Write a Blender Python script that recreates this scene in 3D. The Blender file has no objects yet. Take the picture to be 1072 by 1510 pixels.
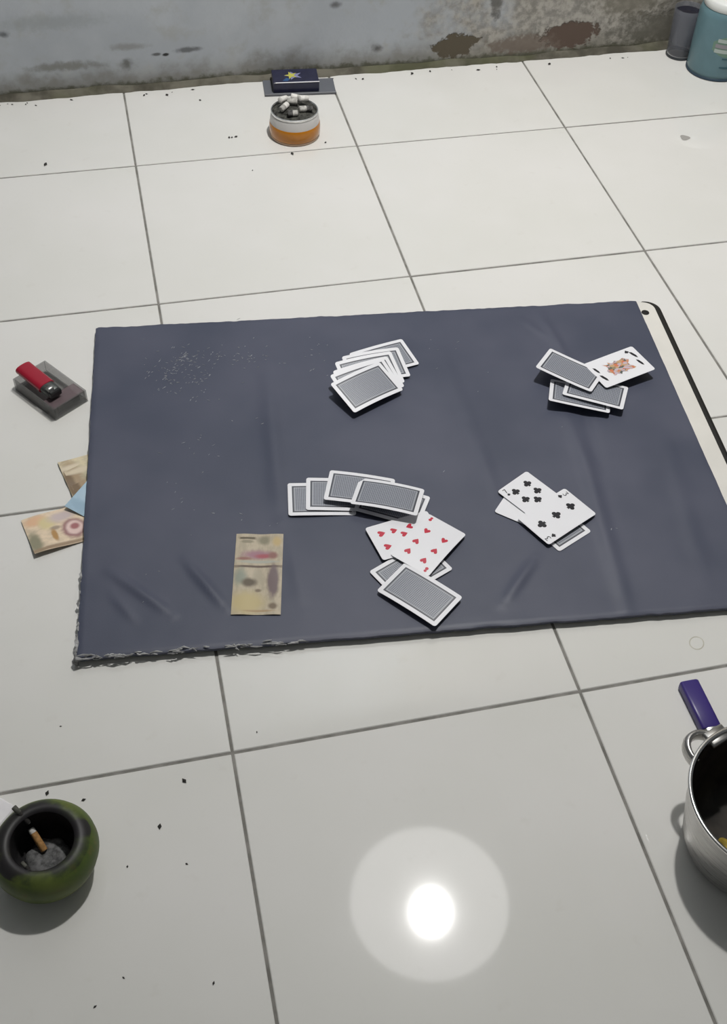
import bpy, math, random
from mathutils import Matrix, Vector, noise

random.seed(7)
scene = bpy.context.scene
C = scene.collection

# ------------------------------------------------------------ camera
cam_data = bpy.data.cameras.new('camera')
cam = bpy.data.objects.new('camera', cam_data)
C.objects.link(cam)
RIGHT = (0.975932882, -0.216103211, 0.029230311)
DOWN = (-0.140835622, -0.726931319, -0.672113224)
FWD = (0.166494254, 0.651820727, -0.739871207)
m = Matrix.Identity(4)
for i in range(3):
    m[i][0] = RIGHT[i]; m[i][1] = -DOWN[i]; m[i][2] = -FWD[i]
m[0][3], m[1][3], m[2][3] = -0.0330931, -0.6590896, 1.1088557
cam.matrix_world = m
cam_data.sensor_fit = 'VERTICAL'
cam_data.sensor_height = 24.0
cam_data.sensor_width = 24.0 * 1072 / 1510
cam_data.lens = 1703.284 / 1510 * 24.0
cam_data.clip_start = 0.02
scene.camera = cam

# ------------------------------------------------------------ world, exposure
world = bpy.data.worlds.new('world')
scene.world = world
world.use_nodes = True
bgn = world.node_tree.nodes['Background']
bgn.inputs[0].default_value = (0.93, 0.97, 1.0, 1)
bgn.inputs[1].default_value = 0.095
vs = scene.view_settings
vs.view_transform = 'Standard'
vs.look = 'None'
vs.gamma = 1.0
vs.use_curve_mapping = False
vs.exposure = 0.0
scene.cycles.use_denoising = True
scene.cycles.max_bounces = 10
scene.cycles.sample_clamp_indirect = 4.0

LAMP_XY = (0.583, 0.738)
BULB_L = 1520.0
PLATE_L = 4.2
LAMP_TILT, LAMP_AIM = 32.0, 72.0

# ------------------------------------------------------------ node helpers
def lin(c):
    return tuple(((v / 255.0) / 12.92 if v / 255.0 <= 0.04045 else ((v / 255.0 + 0.055) / 1.055) ** 2.4) for v in c)


class Nodes:
    def __init__(self, name):
        self.m = bpy.data.materials.new(name)
        self.m.use_nodes = True
        self.t = self.m.node_tree
        self.b = self.t.nodes['Principled BSDF']

    def new(self, kind, **kw):
        n = self.t.nodes.new(kind)
        for k, v in kw.items():
            setattr(n, k, v)
        return n

    def link(self, a, b):
        self.t.links.new(a, b)

    def put(self, sock, v):
        if hasattr(v, 'is_linked') or hasattr(v, 'links'):
            self.link(v, sock)
        else:
            sock.default_value = v

    def math(self, op, a, b=None, clamp=False):
        n = self.new('ShaderNodeMath', operation=op, use_clamp=clamp)
        self.put(n.inputs[0], a)
        if b is not None:
            self.put(n.inputs[1], b)
        return n.outputs[0]

    def vmath(self, op, a, b=None):
        n = self.new('ShaderNodeVectorMath', operation=op)
        self.put(n.inputs[0], a)
        if b is not None:
            self.put(n.inputs[1], b)
        return n.outputs['Value' if op in ('LENGTH', 'DOT_PRODUCT') else 'Vector']

    def smooth(self, v, lo, hi, a=0.0, b=1.0):
        n = self.new('ShaderNodeMapRange', interpolation_type='SMOOTHSTEP')
        self.put(n.inputs[0], v)
        for i, x in enumerate((lo, hi, a, b)):
            n.inputs[i + 1].default_value = x
        return n.outputs[0]

    def mix(self, f, a, b):
        n = self.new('ShaderNodeMix', data_type='RGBA')
        self.put(n.inputs[0], f)
        self.put(n.inputs[6], a if not isinstance(a, tuple) else (*a[:3], 1))
        self.put(n.inputs[7], b if not isinstance(b, tuple) else (*b[:3], 1))
        return n.outputs[2]

    def noise(self, vec, scale, detail=3.0, rough=0.55):
        n = self.new('ShaderNodeTexNoise')
        if vec is not None:
            self.link(vec, n.inputs['Vector'])
        n.inputs['Scale'].default_value = scale
        n.inputs['Detail'].default_value = detail
        n.inputs['Roughness'].default_value = rough
        return n.outputs[0]

    def coord(self, which):
        return self.new('ShaderNodeTexCoord').outputs[which]

    def bump(self, h, strength, dist):
        n = self.new('ShaderNodeBump')
        n.inputs['Strength'].default_value = strength
        n.inputs['Distance'].default_value = dist
        self.link(h, n.inputs['Height'])
        self.link(n.outputs[0], self.b.inputs['Normal'])

    def set(self, **kw):
        for k, v in kw.items():
            s = self.b.inputs[k.replace('_', ' ')]
            if isinstance(v, tuple) and len(v) == 3:
                v = (*v, 1)
            self.put(s, v)
        return self


MATS = {}


def plain(name, col, rough=0.5, metal=0.0, spec=0.5, trans=0.0, ior=1.45, grain=0.0, gscale=60.0, coat=0.0, alpha=1.0):
    """Plain procedural surface: colour with a light mottle."""
    if name in MATS:
        return MATS[name]
    n = Nodes(name)
    n.set(Roughness=rough, Metallic=metal, IOR=ior)
    n.b.inputs['Specular IOR Level'].default_value = spec
    n.b.inputs['Transmission Weight'].default_value = trans
    n.b.inputs['Coat Weight'].default_value = coat
    n.b.inputs['Alpha'].default_value = alpha
    if grain > 0:
        f = n.smooth(n.noise(n.coord('Object'), gscale), 0.3, 0.7)
        lo = tuple(c * (1 - grain) for c in col)
        hi = tuple(min(1, c * (1 + grain)) for c in col)
        n.set(Base_Color=n.mix(f, lo, hi))
    else:
        n.set(Base_Color=tuple(col))
    MATS[name] = n.m
    return n.m


def emitter(name, col, strength):
    n = Nodes(name)
    n.set(Base_Color=(0.02, 0.02, 0.02), Emission_Color=tuple(col))
    n.b.inputs['Emission Strength'].default_value = strength
    n.b.inputs['Roughness'].default_value = 1.0
    n.b.inputs['Specular IOR Level'].default_value = 0.0
    return n.m


def printed(name, base, blobs, rough=0.45, wobble=0.06, nscale=14.0, mottle=0.10, coat=0.0):
    """Flat print in UV space; blobs are (u, v, ru, rv, colour, softness, box?) painted in order."""
    n = Nodes(name)
    uv = n.coord('UV')
    nz = n.noise(uv, nscale, 4.0)
    col = n.mix(n.smooth(nz, 0.35, 0.65), tuple(c * (1 - mottle) for c in base), tuple(c * (1 + mottle) for c in base))
    off = n.math('MULTIPLY', n.math('SUBTRACT', nz, 0.5), wobble * 8)
    sep = n.new('ShaderNodeSeparateXYZ')
    n.link(uv, sep.inputs[0])
    for bl in blobs:
        u, v, ru, rv, c, soft = bl[:6]
        dx = n.math('DIVIDE', n.math('SUBTRACT', sep.outputs[0], u), ru)
        dy = n.math('DIVIDE', n.math('SUBTRACT', sep.outputs[1], v), rv)
        if len(bl) > 6:
            d = n.math('MAXIMUM', n.math('ABSOLUTE', dx), n.math('ABSOLUTE', dy))
        else:
            d = n.math('SQRT', n.math('ADD', n.math('MULTIPLY', dx, dx), n.math('MULTIPLY', dy, dy)))
        d = n.math('ADD', d, off)
        col = n.mix(n.smooth(d, 1 - soft, 1 + soft, 1.0, 0.0), col, c)
    n.set(Base_Color=col, Roughness=rough)
    n.b.inputs['Coat Weight'].default_value = coat
    MATS[name] = n.m
    return n.m


# ------------------------------------------------------------ mesh helpers
class MB:
    """Collects vertices and faces; build() links them as ONE mesh object."""

    def __init__(self):
        self.v = []
        self.f = []
        self.mi = []
        self.uv = {}

    def add(self, verts, faces, mi=0):
        o = len(self.v)
        self.v += [tuple(p) for p in verts]
        for f in faces:
            self.f.append(tuple(o + i for i in f))
            self.mi.append(mi)
        return o

    def box(self, x0, x1, y0, y1, z0, z1, mi=0, M=None, bevel=0.0):
        b = min(bevel, (x1 - x0) * .45, (y1 - y0) * .45, (z1 - z0) * .45)
        if b <= 0:
            vs_ = [(x, y, z) for z in (z0, z1) for y in (y0, y1) for x in (x0, x1)]
            fs = [(0, 2, 3, 1), (4, 5, 7, 6), (0, 1, 5, 4), (2, 6, 7, 3), (0, 4, 6, 2), (1, 3, 7, 5)]
        else:
            rings = []
            for (z, k) in ((z0, b), (z0 + b, 0), (z1 - b, 0), (z1, b)):
                r = []
                a0, a1, c0, c1 = x0 + k, x1 - k, y0 + k, y1 - k
                q = b * (0.6 if k == 0 else 0.3)
                r += [(a0 + q, c0, z), (a1 - q, c0, z), (a1, c0 + q, z), (a1, c1 - q, z),
                      (a1 - q, c1, z), (a0 + q, c1, z), (a0, c1 - q, z), (a0, c0 + q, z)]
                rings.append(r)
            vs_ = [p for r in rings for p in r]
            fs = [tuple(reversed(range(8))), tuple(range(24, 32))]
            for k in range(3):
                for i in range(8):
                    j = (i + 1) % 8
                    fs.append((k * 8 + i, k * 8 + j, k * 8 + 8 + j, k * 8 + 8 + i))
        if M is not None:
            vs_ = [tuple(M @ Vector(p)) for p in vs_]
        return self.add(vs_, fs, mi)

    def lathe(self, prof, seg=48, mi=0, M=None, mis=None, wob=None):
        vs_ = []
        for k, (r, z) in enumerate(prof):
            for i in range(seg):
                a = 2 * math.pi * i / seg
                rr = r * (1 + (wob(a, k) if wob else 0))
                vs_.append((rr * math.cos(a), rr * math.sin(a), z))
        if M is not None:
            vs_ = [tuple(M @ Vector(p)) for p in vs_]
        o = len(self.v)
        self.v += vs_
        for k in range(len(prof) - 1):
            for i in range(seg):
                j = (i + 1) % seg
                self.f.append((o + k * seg + i, o + k * seg + j, o + (k + 1) * seg + j, o + (k + 1) * seg + i))
                self.mi.append(mis[k] if mis else mi)
        return o

    def cap(self, o, ring, seg, up=True, mi=0):
        f = tuple(o + ring * seg + i for i in range(seg))
        self.f.append(f if up else tuple(reversed(f)))
        self.mi.append(mi)

    def tube(self, pts, rad, seg=10, mi=0, caps=True, flat=1.0):
        pts = [Vector(p) for p in pts]
        rads = rad if isinstance(rad, (list, tuple)) else [rad] * len(pts)
        rings = []
        up0 = None
        for i, p in enumerate(pts):
            d = (pts[min(i + 1, len(pts) - 1)] - pts[max(i - 1, 0)]).normalized()
            if up0 is None:
                ref = Vector((0, 0, 1)) if abs(d.z) < 0.95 else Vector((1, 0, 0))
                up0 = (ref - d * ref.dot(d)).normalized()
            else:
                up0 = (up0 - d * up0.dot(d)).normalized()
            s = d.cross(up0)
            rings.append([tuple(p + (s * math.cos(2 * math.pi * k / seg) + up0 * flat * math.sin(2 * math.pi * k / seg)) * rads[i]) for k in range(seg)])
        o = len(self.v)
        self.v += [q for r in rings for q in r]
        for i in range(len(rings) - 1):
            for k in range(seg):
                j = (k + 1) % seg
                self.f.append((o + i * seg + k, o + i * seg + j, o + (i + 1) * seg + j, o + (i + 1) * seg + k))
                self.mi.append(mi)
        if caps:
            self.cap(o, 0, seg, False, mi)
            self.cap(o, len(rings) - 1, seg, True, mi)

    def prism(self, poly, z0, z1, mi=0):
        n = len(poly)
        vs_ = [(x, y, z0) for x, y in poly] + [(x, y, z1) for x, y in poly]
        fs = [tuple(reversed(range(n))), tuple(range(n, 2 * n))] + [(i, (i + 1) % n, n + (i + 1) % n, n + i) for i in range(n)]
        self.add(vs_, fs, mi)

    def build(self, name, mats, parent=None, smooth=False, angle=40, loc=None, rot=None):
        me = bpy.data.meshes.new(name)
        me.from_pydata(self.v, [], self.f)
        mats = mats if isinstance(mats, (list, tuple)) else [mats]
        for mm in mats:
            me.materials.append(mm)
        for p, k in zip(me.polygons, self.mi):
            p.material_index = k
        if self.uv:
            ul = me.uv_layers.new(name='UVMap')
            for lp in me.loops:
                if lp.vertex_index in self.uv:
                    ul.data[lp.index].uv = self.uv[lp.vertex_index]
        me.validate()
        if smooth:
            me.shade_smooth()
            me.set_sharp_from_angle(angle=math.radians(angle))
        me.update()
        ob = bpy.data.objects.new(name, me)
        C.objects.link(ob)
        if parent is not None:
            ob.parent = parent
        if loc is not None:
            ob.location = loc
        if rot is not None:
            ob.rotation_euler = rot
        return ob


def tag(o, label=None, cat=None, group=None, kind=None):
    if label:
        o['label'] = label
    if cat:
        o['category'] = cat
    if group:
        o['group'] = group
    if kind:
        o['kind'] = kind
    return o


def empty(name, loc=(0, 0, 0), rz=0.0):
    o = bpy.data.objects.new(name, None)
    o.empty_display_size = 0.02
    C.objects.link(o)
    o.location = loc
    o.rotation_euler = (0, 0, rz)
    return o


# ============================================================ SETTING
WALL_Y = 1.475
T = 0.4
GAP = 0.0017
X0, X1, Y0 = -5, 6, -5

# ---- floor: grout bed with separate tiles
n = Nodes('grout')
g = n.noise(n.coord('Object'), 30.0, 4.0)
n.set(Base_Color=n.mix(n.smooth(g, 0.3, 0.7), (0.15, 0.145, 0.13), (0.27, 0.26, 0.24)), Roughness=0.9)
M_GROUT = n.m

n = Nodes('glazed_tile')
oc = n.coord('Object')
a = n.noise(oc, 3.0, 3.0)
b = n.noise(oc, 40.0, 3.0)
colr = n.mix(n.smooth(a, 0.35, 0.65), (0.70, 0.695, 0.66), (0.735, 0.725, 0.70))
colr = n.mix(n.smooth(b, 0.62, 0.80, 0.0, 0.25), colr, (0.62, 0.60, 0.555))
n.set(Base_Color=colr, Roughness=n.smooth(a, 0.3, 0.7, 0.038, 0.048))
n.b.inputs['Specular IOR Level'].default_value = 0.5
M_TILE = n.m

f = MB()
f.box(X0 * T, X1 * T, Y0 * T, WALL_Y + 0.10, -0.06, -0.0012)
floor = tag(f.build('floor', M_GROUT), kind='structure')
tile_mesh = {}
for j in range(Y0, 4):
    y0, y1 = j * T + GAP, min((j + 1) * T - GAP, WALL_Y - 0.002)
    key = round(y1 - y0, 4)
    for i in range(X0, X1):
        if key not in tile_mesh:
            t = MB()
            t.box(GAP, T - GAP, 0, y1 - y0, -0.008, 0.0, bevel=0.0009)
            tile_mesh[key] = t.build('tile', M_TILE, floor)
            ob = tile_mesh[key]
        else:
            ob = tile_mesh[key].copy()
            C.objects.link(ob)
            ob.parent = floor
        ob.location = (i * T, y0, random.uniform(-0.0002, 0.0))
        ob.rotation_euler = (random.uniform(-.0008, .0008), random.uniform(-.0008, .0008), 0)

# ---- back wall: stained, peeling paint on plaster
n = Nodes('peeling_painted_plaster')
oc = n.coord('Object')
sep = n.new('ShaderNodeSeparateXYZ')
n.link(oc, sep.inputs[0])
X, Z = sep.outputs[0], sep.outputs[2]
n1 = n.noise(oc, 6.0, 5.0)
n2 = n.noise(oc, 22.0, 5.0, 0.6)
n3 = n.noise(oc, 70.0, 4.0, 0.6)
col = n.mix(n.smooth(n1, 0.35, 0.66), (0.40, 0.425, 0.455), (0.47, 0.495, 0.52))
col = n.mix(n.smooth(n2, 0.50, 0.72, 0.0, 0.55), col, (0.36, 0.36, 0.34))
# bare, dirty plaster towards the right-hand end
rb = n.math('ADD', n.math('MULTIPLY', n.math('SUBTRACT', n2, 0.5), 0.55), X)
col = n.mix(n.smooth(rb, 0.52, 0.78, 0.0, 0.85), col, n.mix(n.smooth(n3, 0.35, 0.65), (0.20, 0.185, 0.155), (0.40, 0.37, 0.32)))
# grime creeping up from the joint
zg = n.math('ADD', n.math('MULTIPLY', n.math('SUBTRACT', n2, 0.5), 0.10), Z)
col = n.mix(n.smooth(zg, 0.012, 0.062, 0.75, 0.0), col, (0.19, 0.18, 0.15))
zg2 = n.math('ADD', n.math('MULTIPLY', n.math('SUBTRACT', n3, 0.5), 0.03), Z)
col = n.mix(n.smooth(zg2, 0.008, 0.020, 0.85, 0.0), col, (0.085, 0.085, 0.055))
wob = n.math('MULTIPLY', n.math('SUBTRACT', n3, 0.5), 1.6)
hole = None


def wall_patch(col, x, z, rx, rz, c, soft, wk=1.0, amt=1.0):
    dx = n.math('DIVIDE', n.math('SUBTRACT', X, x), rx)
    dz = n.math('DIVIDE', n.math('SUBTRACT', Z, z), rz)
    d = n.math('SQRT', n.math('ADD', n.math('MULTIPLY', dx, dx), n.math('MULTIPLY', dz, dz)))
    d = n.math('ADD', d, n.math('MULTIPLY', wob, wk))
    msk = n.smooth(d, 1 - soft, 1 + soft, amt, 0.0)
    return n.mix(msk, col, c), msk


for (x, z, rx, rz, c, soft, wk, amt) in [
    (0.655, 0.036, 0.040, 0.024, (0.105, 0.088, 0.062), 0.10, 0.9, 1.0),
    (0.690, 0.046, 0.020, 0.008, (0.105, 0.088, 0.062), 0.10, 0.9, 1.0),
    (0.900, 0.042, 0.060, 0.025, (0.115, 0.082, 0.065), 0.14, 1.0, 1.0),
    (0.800, 0.030, 0.070, 0.016, (0.17, 0.135, 0.11), 0.3, 1.2, 0.8),
    (0.735, 0.125, 0.012, 0.035, (0.10, 0.095, 0.085), 0.4, 1.2, 0.8),
    (1.120, 0.040, 0.120, 0.035, (0.10, 0.095, 0.075), 0.5, 1.0, 0.75),
    (1.020, 0.100, 0.070, 0.030, (0.17, 0.155, 0.12), 0.6, 1.2, 0.7),
    (0.499, 0.043, 0.008, 0.007, (0.06, 0.055, 0.05), 0.75, 1.1, 0.8),
    (0.013, 0.052, 0.010, 0.009, (0.10, 0.10, 0.085), 0.75, 1.1, 0.8),
    (0.087, 0.064, 0.006, 0.003, (0.04, 0.04, 0.04), 0.4, 0.5, 1.0),
    (0.070, 0.066, 0.008, 0.003, (0.10, 0.10, 0.10), 0.5, 0.5, 0.9),
    (0.131, 0.070, 0.022, 0.005, (0.13, 0.135, 0.14), 0.5, 0.8, 0.9),
    (0.415, 0.134, 0.009, 0.006, (0.09, 0.09, 0.09), 0.75, 1.1, 0.8),
    (-0.199, 0.124, 0.008, 0.005, (0.08, 0.085, 0.09), 0.75, 1.1, 0.8),
    (-0.100, 0.055, 0.060, 0.008, (0.20, 0.20, 0.18), 0.6, 1.2, 0.8),
    (0.020, 0.085, 0.030, 0.006, (0.25, 0.25, 0.24), 0.6, 1.2, 0.7),
    (-0.12, 0.14, 0.09, 0.012, (0.30, 0.32, 0.33), 0.7, 1.2, 0.6),
    (0.565, 0.150, 0.02, 0.012, (0.12, 0.11, 0.10), 0.5, 1.0, 0.8),
]:
    col, msk = wall_patch(col, x, z, rx, rz, c, soft, wk, amt)
    if c[0] < 0.12 and rx > 0.015:
        hole = msk if hole is None else n.math('MAXIMUM', hole, msk)
n.set(Base_Color=col, Roughness=0.72)
n.b.inputs['Specular IOR Level'].default_value = 0.25
h = n.math('SUBTRACT', n.math('MULTIPLY', n2, 0.35), n.math('MULTIPLY', hole, 0.6))
n.bump(h, 0.6, 0.006)
M_WALL = n.m

w = MB()
nx, nz = 160, 60
xs = [X0 * T + (X1 - X0) * T * i / nx for i in range(nx + 1)]
zs = [-0.01 + 2.61 * (k / nz) ** 1.8 for k in range(nz + 1)]
vv = []
for z in zs:
    for x in xs:
        bulge = 0.006 * noise.noise(Vector((x * 3.1, z * 5.0, 1.7)))
        vv.append((x, WALL_Y + bulge, z))
ff = [(k * (nx + 1) + i, k * (nx + 1) + i + 1, (k + 1) * (nx + 1) + i + 1, (k + 1) * (nx + 1) + i) for k in range(nz) for i in range(nx)]
w.add(vv, ff)
w.box(X0 * T, X1 * T, WALL_Y + 0.012, WALL_Y + 0.12, -0.05, 2.6)
wall = tag(w.build('wall_back', M_WALL, smooth=True), kind='structure')

# rough mortar bead along the foot of the wall
n = Nodes('grimy_mortar')
oc = n.coord('Object')
q = n.noise(oc, 18.0, 4.0)
q2 = n.noise(oc, 5.0, 2.0)
cc = n.mix(n.smooth(q, 0.35, 0.65), (0.06, 0.055, 0.04), (0.15, 0.14, 0.11))
cc = n.mix(n.smooth(q2, 0.5, 0.65, 0, 0.6), cc, (0.085, 0.09, 0.04))
n.set(Base_Color=cc, Roughness=0.9)
n.bump(q, 0.5, 0.004)
M_MORTAR = n.m
tr = MB()
N = 420
pr = []
for i in range(N + 1):
    x = X0 * T + (X1 - X0) * T * i / N
    k = 0.5 + 0.5 * noise.noise(Vector((x * 9.0, 3.3, 0))) + 0.25 * noise.noise(Vector((x * 47.0, 1.3, 0)))
    d = 0.006 + 0.013 * max(0.0, k)
    hgt = 0.005 + 0.010 * max(0.0, 0.5 + 0.5 * noise.noise(Vector((x * 13.0, 8.0, 0))))
    pr.append([(x, WALL_Y + 0.02, 0.0), (x, WALL_Y - d, 0.0), (x, WALL_Y - d * 0.8, hgt * 0.35), (x, WALL_Y - d * 0.35, hgt * 0.8), (x, WALL_Y + 0.004, hgt), (x, WALL_Y + 0.02, hgt)])
vv = [p for r in pr for p in r]
ff = [(i * 6 + k, (i + 1) * 6 + k, (i + 1) * 6 + (k + 1) % 6, i * 6 + (k + 1) % 6) for i in range(N) for k in range(6)]
tr.add(vv, [tuple(reversed(q_)) for q_ in ff])
tag(tr.build('trim_1', M_MORTAR, smooth=True, angle=60), kind='structure')

# ---- ceiling the lamp hangs from
c_ = MB()
c_.box(X0 * T, X1 * T, Y0 * T, WALL_Y + 0.12, 2.6, 2.7)
tag(c_.build('ceiling', plain('ceiling_paint', (0.62, 0.63, 0.62), 0.9, grain=0.06, gscale=4)), kind='structure')

# ============================================================ LAMP
lamp = tag(empty('ceiling_lamp', (LAMP_XY[0], LAMP_XY[1], 2.6)),
           'oval bulb under a round opal plate, mirrored as a bright disc in the tiles', 'lamp')
p = MB()
p.lathe([(0.0, 0.0), (0.05, 0.0), (0.05, -0.02), (0.012, -0.03), (0.009, -0.30), (0.0, -0.30)], 32)
p.build('ceiling_rod', plain('white_enamel', (0.7, 0.7, 0.7), 0.4), lamp, True)
p = MB()
p.lathe([(0.001, -0.290), (0.236, -0.290), (0.243, -0.295), (0.243, -0.303), (0.236, -0.307), (0.001, -0.307)], 64)
p.build('opal_plate', emitter('opal_glow', (1.0, 0.985, 0.965), PLATE_L), lamp, True)
# oval lamp head, aimed towards the wall corner
Ml = Matrix.Translation((-0.016, -0.062, -0.345)) @ Matrix.Rotation(math.radians(LAMP_AIM), 4, 'Z') @ Matrix.Rotation(math.radians(-LAMP_TILT), 4, 'Y') @ Matrix.Diagonal((2.1, 1.0, 1.0, 1.0))
p = MB()
p.lathe([(0.0, 0.030), (0.026, 0.030), (0.037, 0.020), (0.041, 0.0), (0.041, -0.012), (0.038, -0.012)], 48, M=Ml)
p.build('lamp_head', plain('white_enamel', (0.7, 0.7, 0.7), 0.4), lamp, True)
p = MB()
p.lathe([(0.0, -0.014), (0.024, -0.013), (0.038, -0.011)], 48, M=Ml)
p.build('bulb_lens', emitter('bulb_glow', (1.0, 0.985, 0.962), BULB_L), lamp, True)

# ============================================================ BOARD AND VINYL
BA = math.radians(-5.75)
BO = (-0.157, 0.149)
board = tag(empty('game_board', (BO[0], BO[1], 0.0), BA),
            'white laminate board with black edging, lying on the tiled floor under dark vinyl', 'board')
BW, BH, BZ = 0.853, 0.595, 0.0105


def round_rect(x0, x1, y0, y1, rs, seg=8):
    pts = []
    for (cx, cy, a0, r) in ((x1, y0, -90, rs[0]), (x1, y1, 0, rs[1]), (x0, y1, 90, rs[2]), (x0, y0, 180, rs[3])):
        ccx = cx - r if cx == x1 else cx + r
        ccy = cy + r if cy == y0 else cy - r
        for k in range(seg + 1):
            aa = math.radians(a0 + 90 * k / seg)
            pts.append((ccx + r * math.cos(aa), ccy + r * math.sin(aa)))
    return pts


mb = MB()
mb.prism(round_rect(0.004, BW, 0.004, BH, (0.018, 0.018, 0.004, 0.004)), 0.003, BZ)
mb.build('panel', plain('white_laminate', (0.72, 0.70, 0.65), 0.3, grain=0.03, gscale=20), board)
outer = round_rect(0.004, BW + 0.0095, 0.0, BH + 0.004, (0.022, 0.022, 0.004, 0.004))
inner = round_rect(0.004, BW + 0.0003, 0.004, BH, (0.018, 0.018, 0.004, 0.004))
sel = [k for k in range(len(outer)) if outer[k][0] > 0.70]
vv, ff = [], []
sel = sel[:9] + sel[9:18]
for k in sel:
    ox, oy = outer[k]
    ix, iy = inner[k]
    vv += [(ix, iy, 0.0015), (ox, oy, 0.0015), (ox, oy, 0.0085), ((ox + ix) / 2, (oy + iy) / 2, 0.0104), (ix, iy, 0.0104)]
for k in range(len(sel) - 1):
    for q in range(5):
        ff.append((k * 5 + q, (k + 1) * 5 + q, (k + 1) * 5 + (q + 1) % 5, k * 5 + (q + 1) % 5))
mb = MB()
mb.add(vv, [tuple(reversed(x)) for x in ff])
tag(mb.build('edge_trim', plain('black_rubber', (0.013, 0.012, 0.011), 0.45), board), 'black rubber edging')
mb = MB()
mb.lathe([(0.0, BZ + 0.0008), (0.0035, BZ + 0.0008), (0.006, BZ + 0.0003), (0.0068, BZ - 0.002)], 20)
tag(mb.build('screw', plain('dark_screw', (0.02, 0.02, 0.02), 0.5, 0.5), board, True, loc=(0.8350, 0.5690, 0)), 'dark screw head in the board corner')
for (u, v) in ((0.03, 0.03), (0.82, 0.03), (0.82, 0.56), (0.03, 0.56), (0.42, 0.30)):
    mb = MB()
    mb.lathe([(0.0, 0.0), (0.011, 0.0), (0.012, 0.001), (0.012, 0.0032), (0.0, 0.0032)], 16)
    mb.build('foot_pad', plain('black_rubber', (0.013, 0.012, 0.011), 0.45), board, loc=(u, v, 0))

# vinyl sheet with creases
CREASES = [  # points (u, v), amplitude, half-width
    ([(0.246, 0.49), (0.246, 0.348), (0.247, 0.187)], 0.0032, 0.012),
    ([(0.671, 0.573), (0.686, 0.468)], 0.0034, 0.008),
    ([(0.657, 0.368), (0.661, 0.259), (0.655, 0.138), (0.65, 0.007)], 0.0036, 0.010),
    ([(0.688, 0.40), (0.680, 0.233)], -0.0018, 0.009),
    ([(0.033, 0.127), (0.11, 0.051)], 0.0038, 0.006),
    ([(0.124, 0.136), (0.173, 0.055)], 0.0036, 0.006),
    ([(0.038, 0.088), (0.066, 0.048)], 0.0020, 0.005),
    ([(0.519, 0.335), (0.530, 0.20)], 0.0016, 0.010),
    ([(0.558, 0.099), (0.503, 0.03)], 0.0034, 0.007),
    ([(0.251, 0.186), (0.265, 0.044)], 0.0014, 0.010),
    ([(0.499, 0.531), (0.522, 0.324)], 0.0012, 0.012),
    ([(0.640, 0.565), (0.672, 0.515)], 0.0016, 0.006),
    ([(0.785, 0.301), (0.758, 0.039)], 0.0012, 0.012),
]


def seg_d(px, py, ax, ay, bx, by):
    dx, dy = bx - ax, by - ay
    t = max(0.0, min(1.0, ((px - ax) * dx + (py - ay) * dy) / (dx * dx + dy * dy)))
    return math.hypot(px - ax - t * dx, py - ay - t * dy), t


def vinyl_h(u, v):
    hh = 0.0006 * noise.noise(Vector((u * 7, v * 7, 0.3))) + 0.0002 * noise.noise(Vector((u * 40, v * 40, 0.9)))
    for pts, amp, wd in CREASES:
        best, taper = 9.0, 0.0
        ns = len(pts) - 1
        for k in range(ns):
            d, t = seg_d(u, v, *pts[k], *pts[k + 1])
            if d < best:
                best = d
                s = (k + t) / ns
                taper = math.sin(math.pi * min(max(s, 0.04), 0.96)) ** 0.6
        if best < 4 * wd:
            hh += amp * taper * math.exp(-(best / wd) ** 2)
    return max(hh, -0.0009)


VW, VH, VZ = 0.828, 0.599, 0.0120
NU, NV = 207, 150
vn = MB()
rows = []


def edge_jag(s, seed, amp):
    return amp * (noise.noise(Vector((s * 26, seed, 0))) + 0.7 * noise.noise(Vector((s * 85, seed, 4))))


vv = []
for j in range(NV + 1):
    for i in range(NU + 1):
        u, v = VW * i / NU, VH * j / NV
        z = VZ + vinyl_h(u, v)
        if j == NV:
            v += edge_jag(u, 1.1, 0.0022); z -= 0.0012
        if j == 0:
            v += edge_jag(u, 2.1, 0.0014); z -= 0.0015
        if i == 0:
            u += edge_jag(v, 3.1, 0.0012); z -= 0.0012
        if i == NU:
            u += edge_jag(v, 4.1, 0.0004); z = min(z, VZ + 0.0003) - 0.0003
        vv.append((u, v, z))
ff = [(j * (NU + 1) + i, j * (NU + 1) + i + 1, (j + 1) * (NU + 1) + i + 1, (j + 1) * (NU + 1) + i) for j in range(NV) for i in range(NU)]
vn.add(vv, ff)
# skirts: the sheet is wrapped down over the near, left and far edges
bnd = [(i, 0) for i in range(NU + 1)] + [(NU, j) for j in range(1, NV + 1)] + [(i, NV) for i in range(NU - 1, -1, -1)] + [(0, j) for j in range(NV - 1, 0, -1)]
ids = [j * (NU + 1) + i for i, j in bnd]
low = []
for (i, j), k in zip(bnd, ids):
    x, y, z = vv[k]
    if i == NU and 0 < j < NV:
        zz = BZ + 0.0001
    else:
        zz = 0.0030 + 0.0018 * (1 + noise.noise(Vector((x * 60, y * 60, 2))))
        if j == 0:
            y += 0.0012
        if i == 0:
            x += 0.0012
        if j == NV:
            y -= 0.001
    low.append((x, y, zz))
o = len(vn.v)
vn.v += low
nb = len(bnd)
for k in range(nb):
    k2 = (k + 1) % nb
    vn.f.append((ids[k2], ids[k], o + k, o + k2))
    vn.mi.append(0)
n = Nodes('charcoal_vinyl')
oc = n.coord('Object')
q = n.noise(oc, 5.0, 3.0)
q2 = n.noise(oc, 420.0, 2.0)
n.set(Base_Color=n.mix(n.smooth(q, 0.3, 0.7), (0.054, 0.062, 0.096), (0.080, 0.086, 0.124)), Roughness=n.smooth(q, 0.3, 0.7, 0.46, 0.54))
n.b.inputs['Specular IOR Level'].default_value = 0.45
n.bump(q2, 0.12, 0.0006)
M_VINYL = n.m
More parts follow.
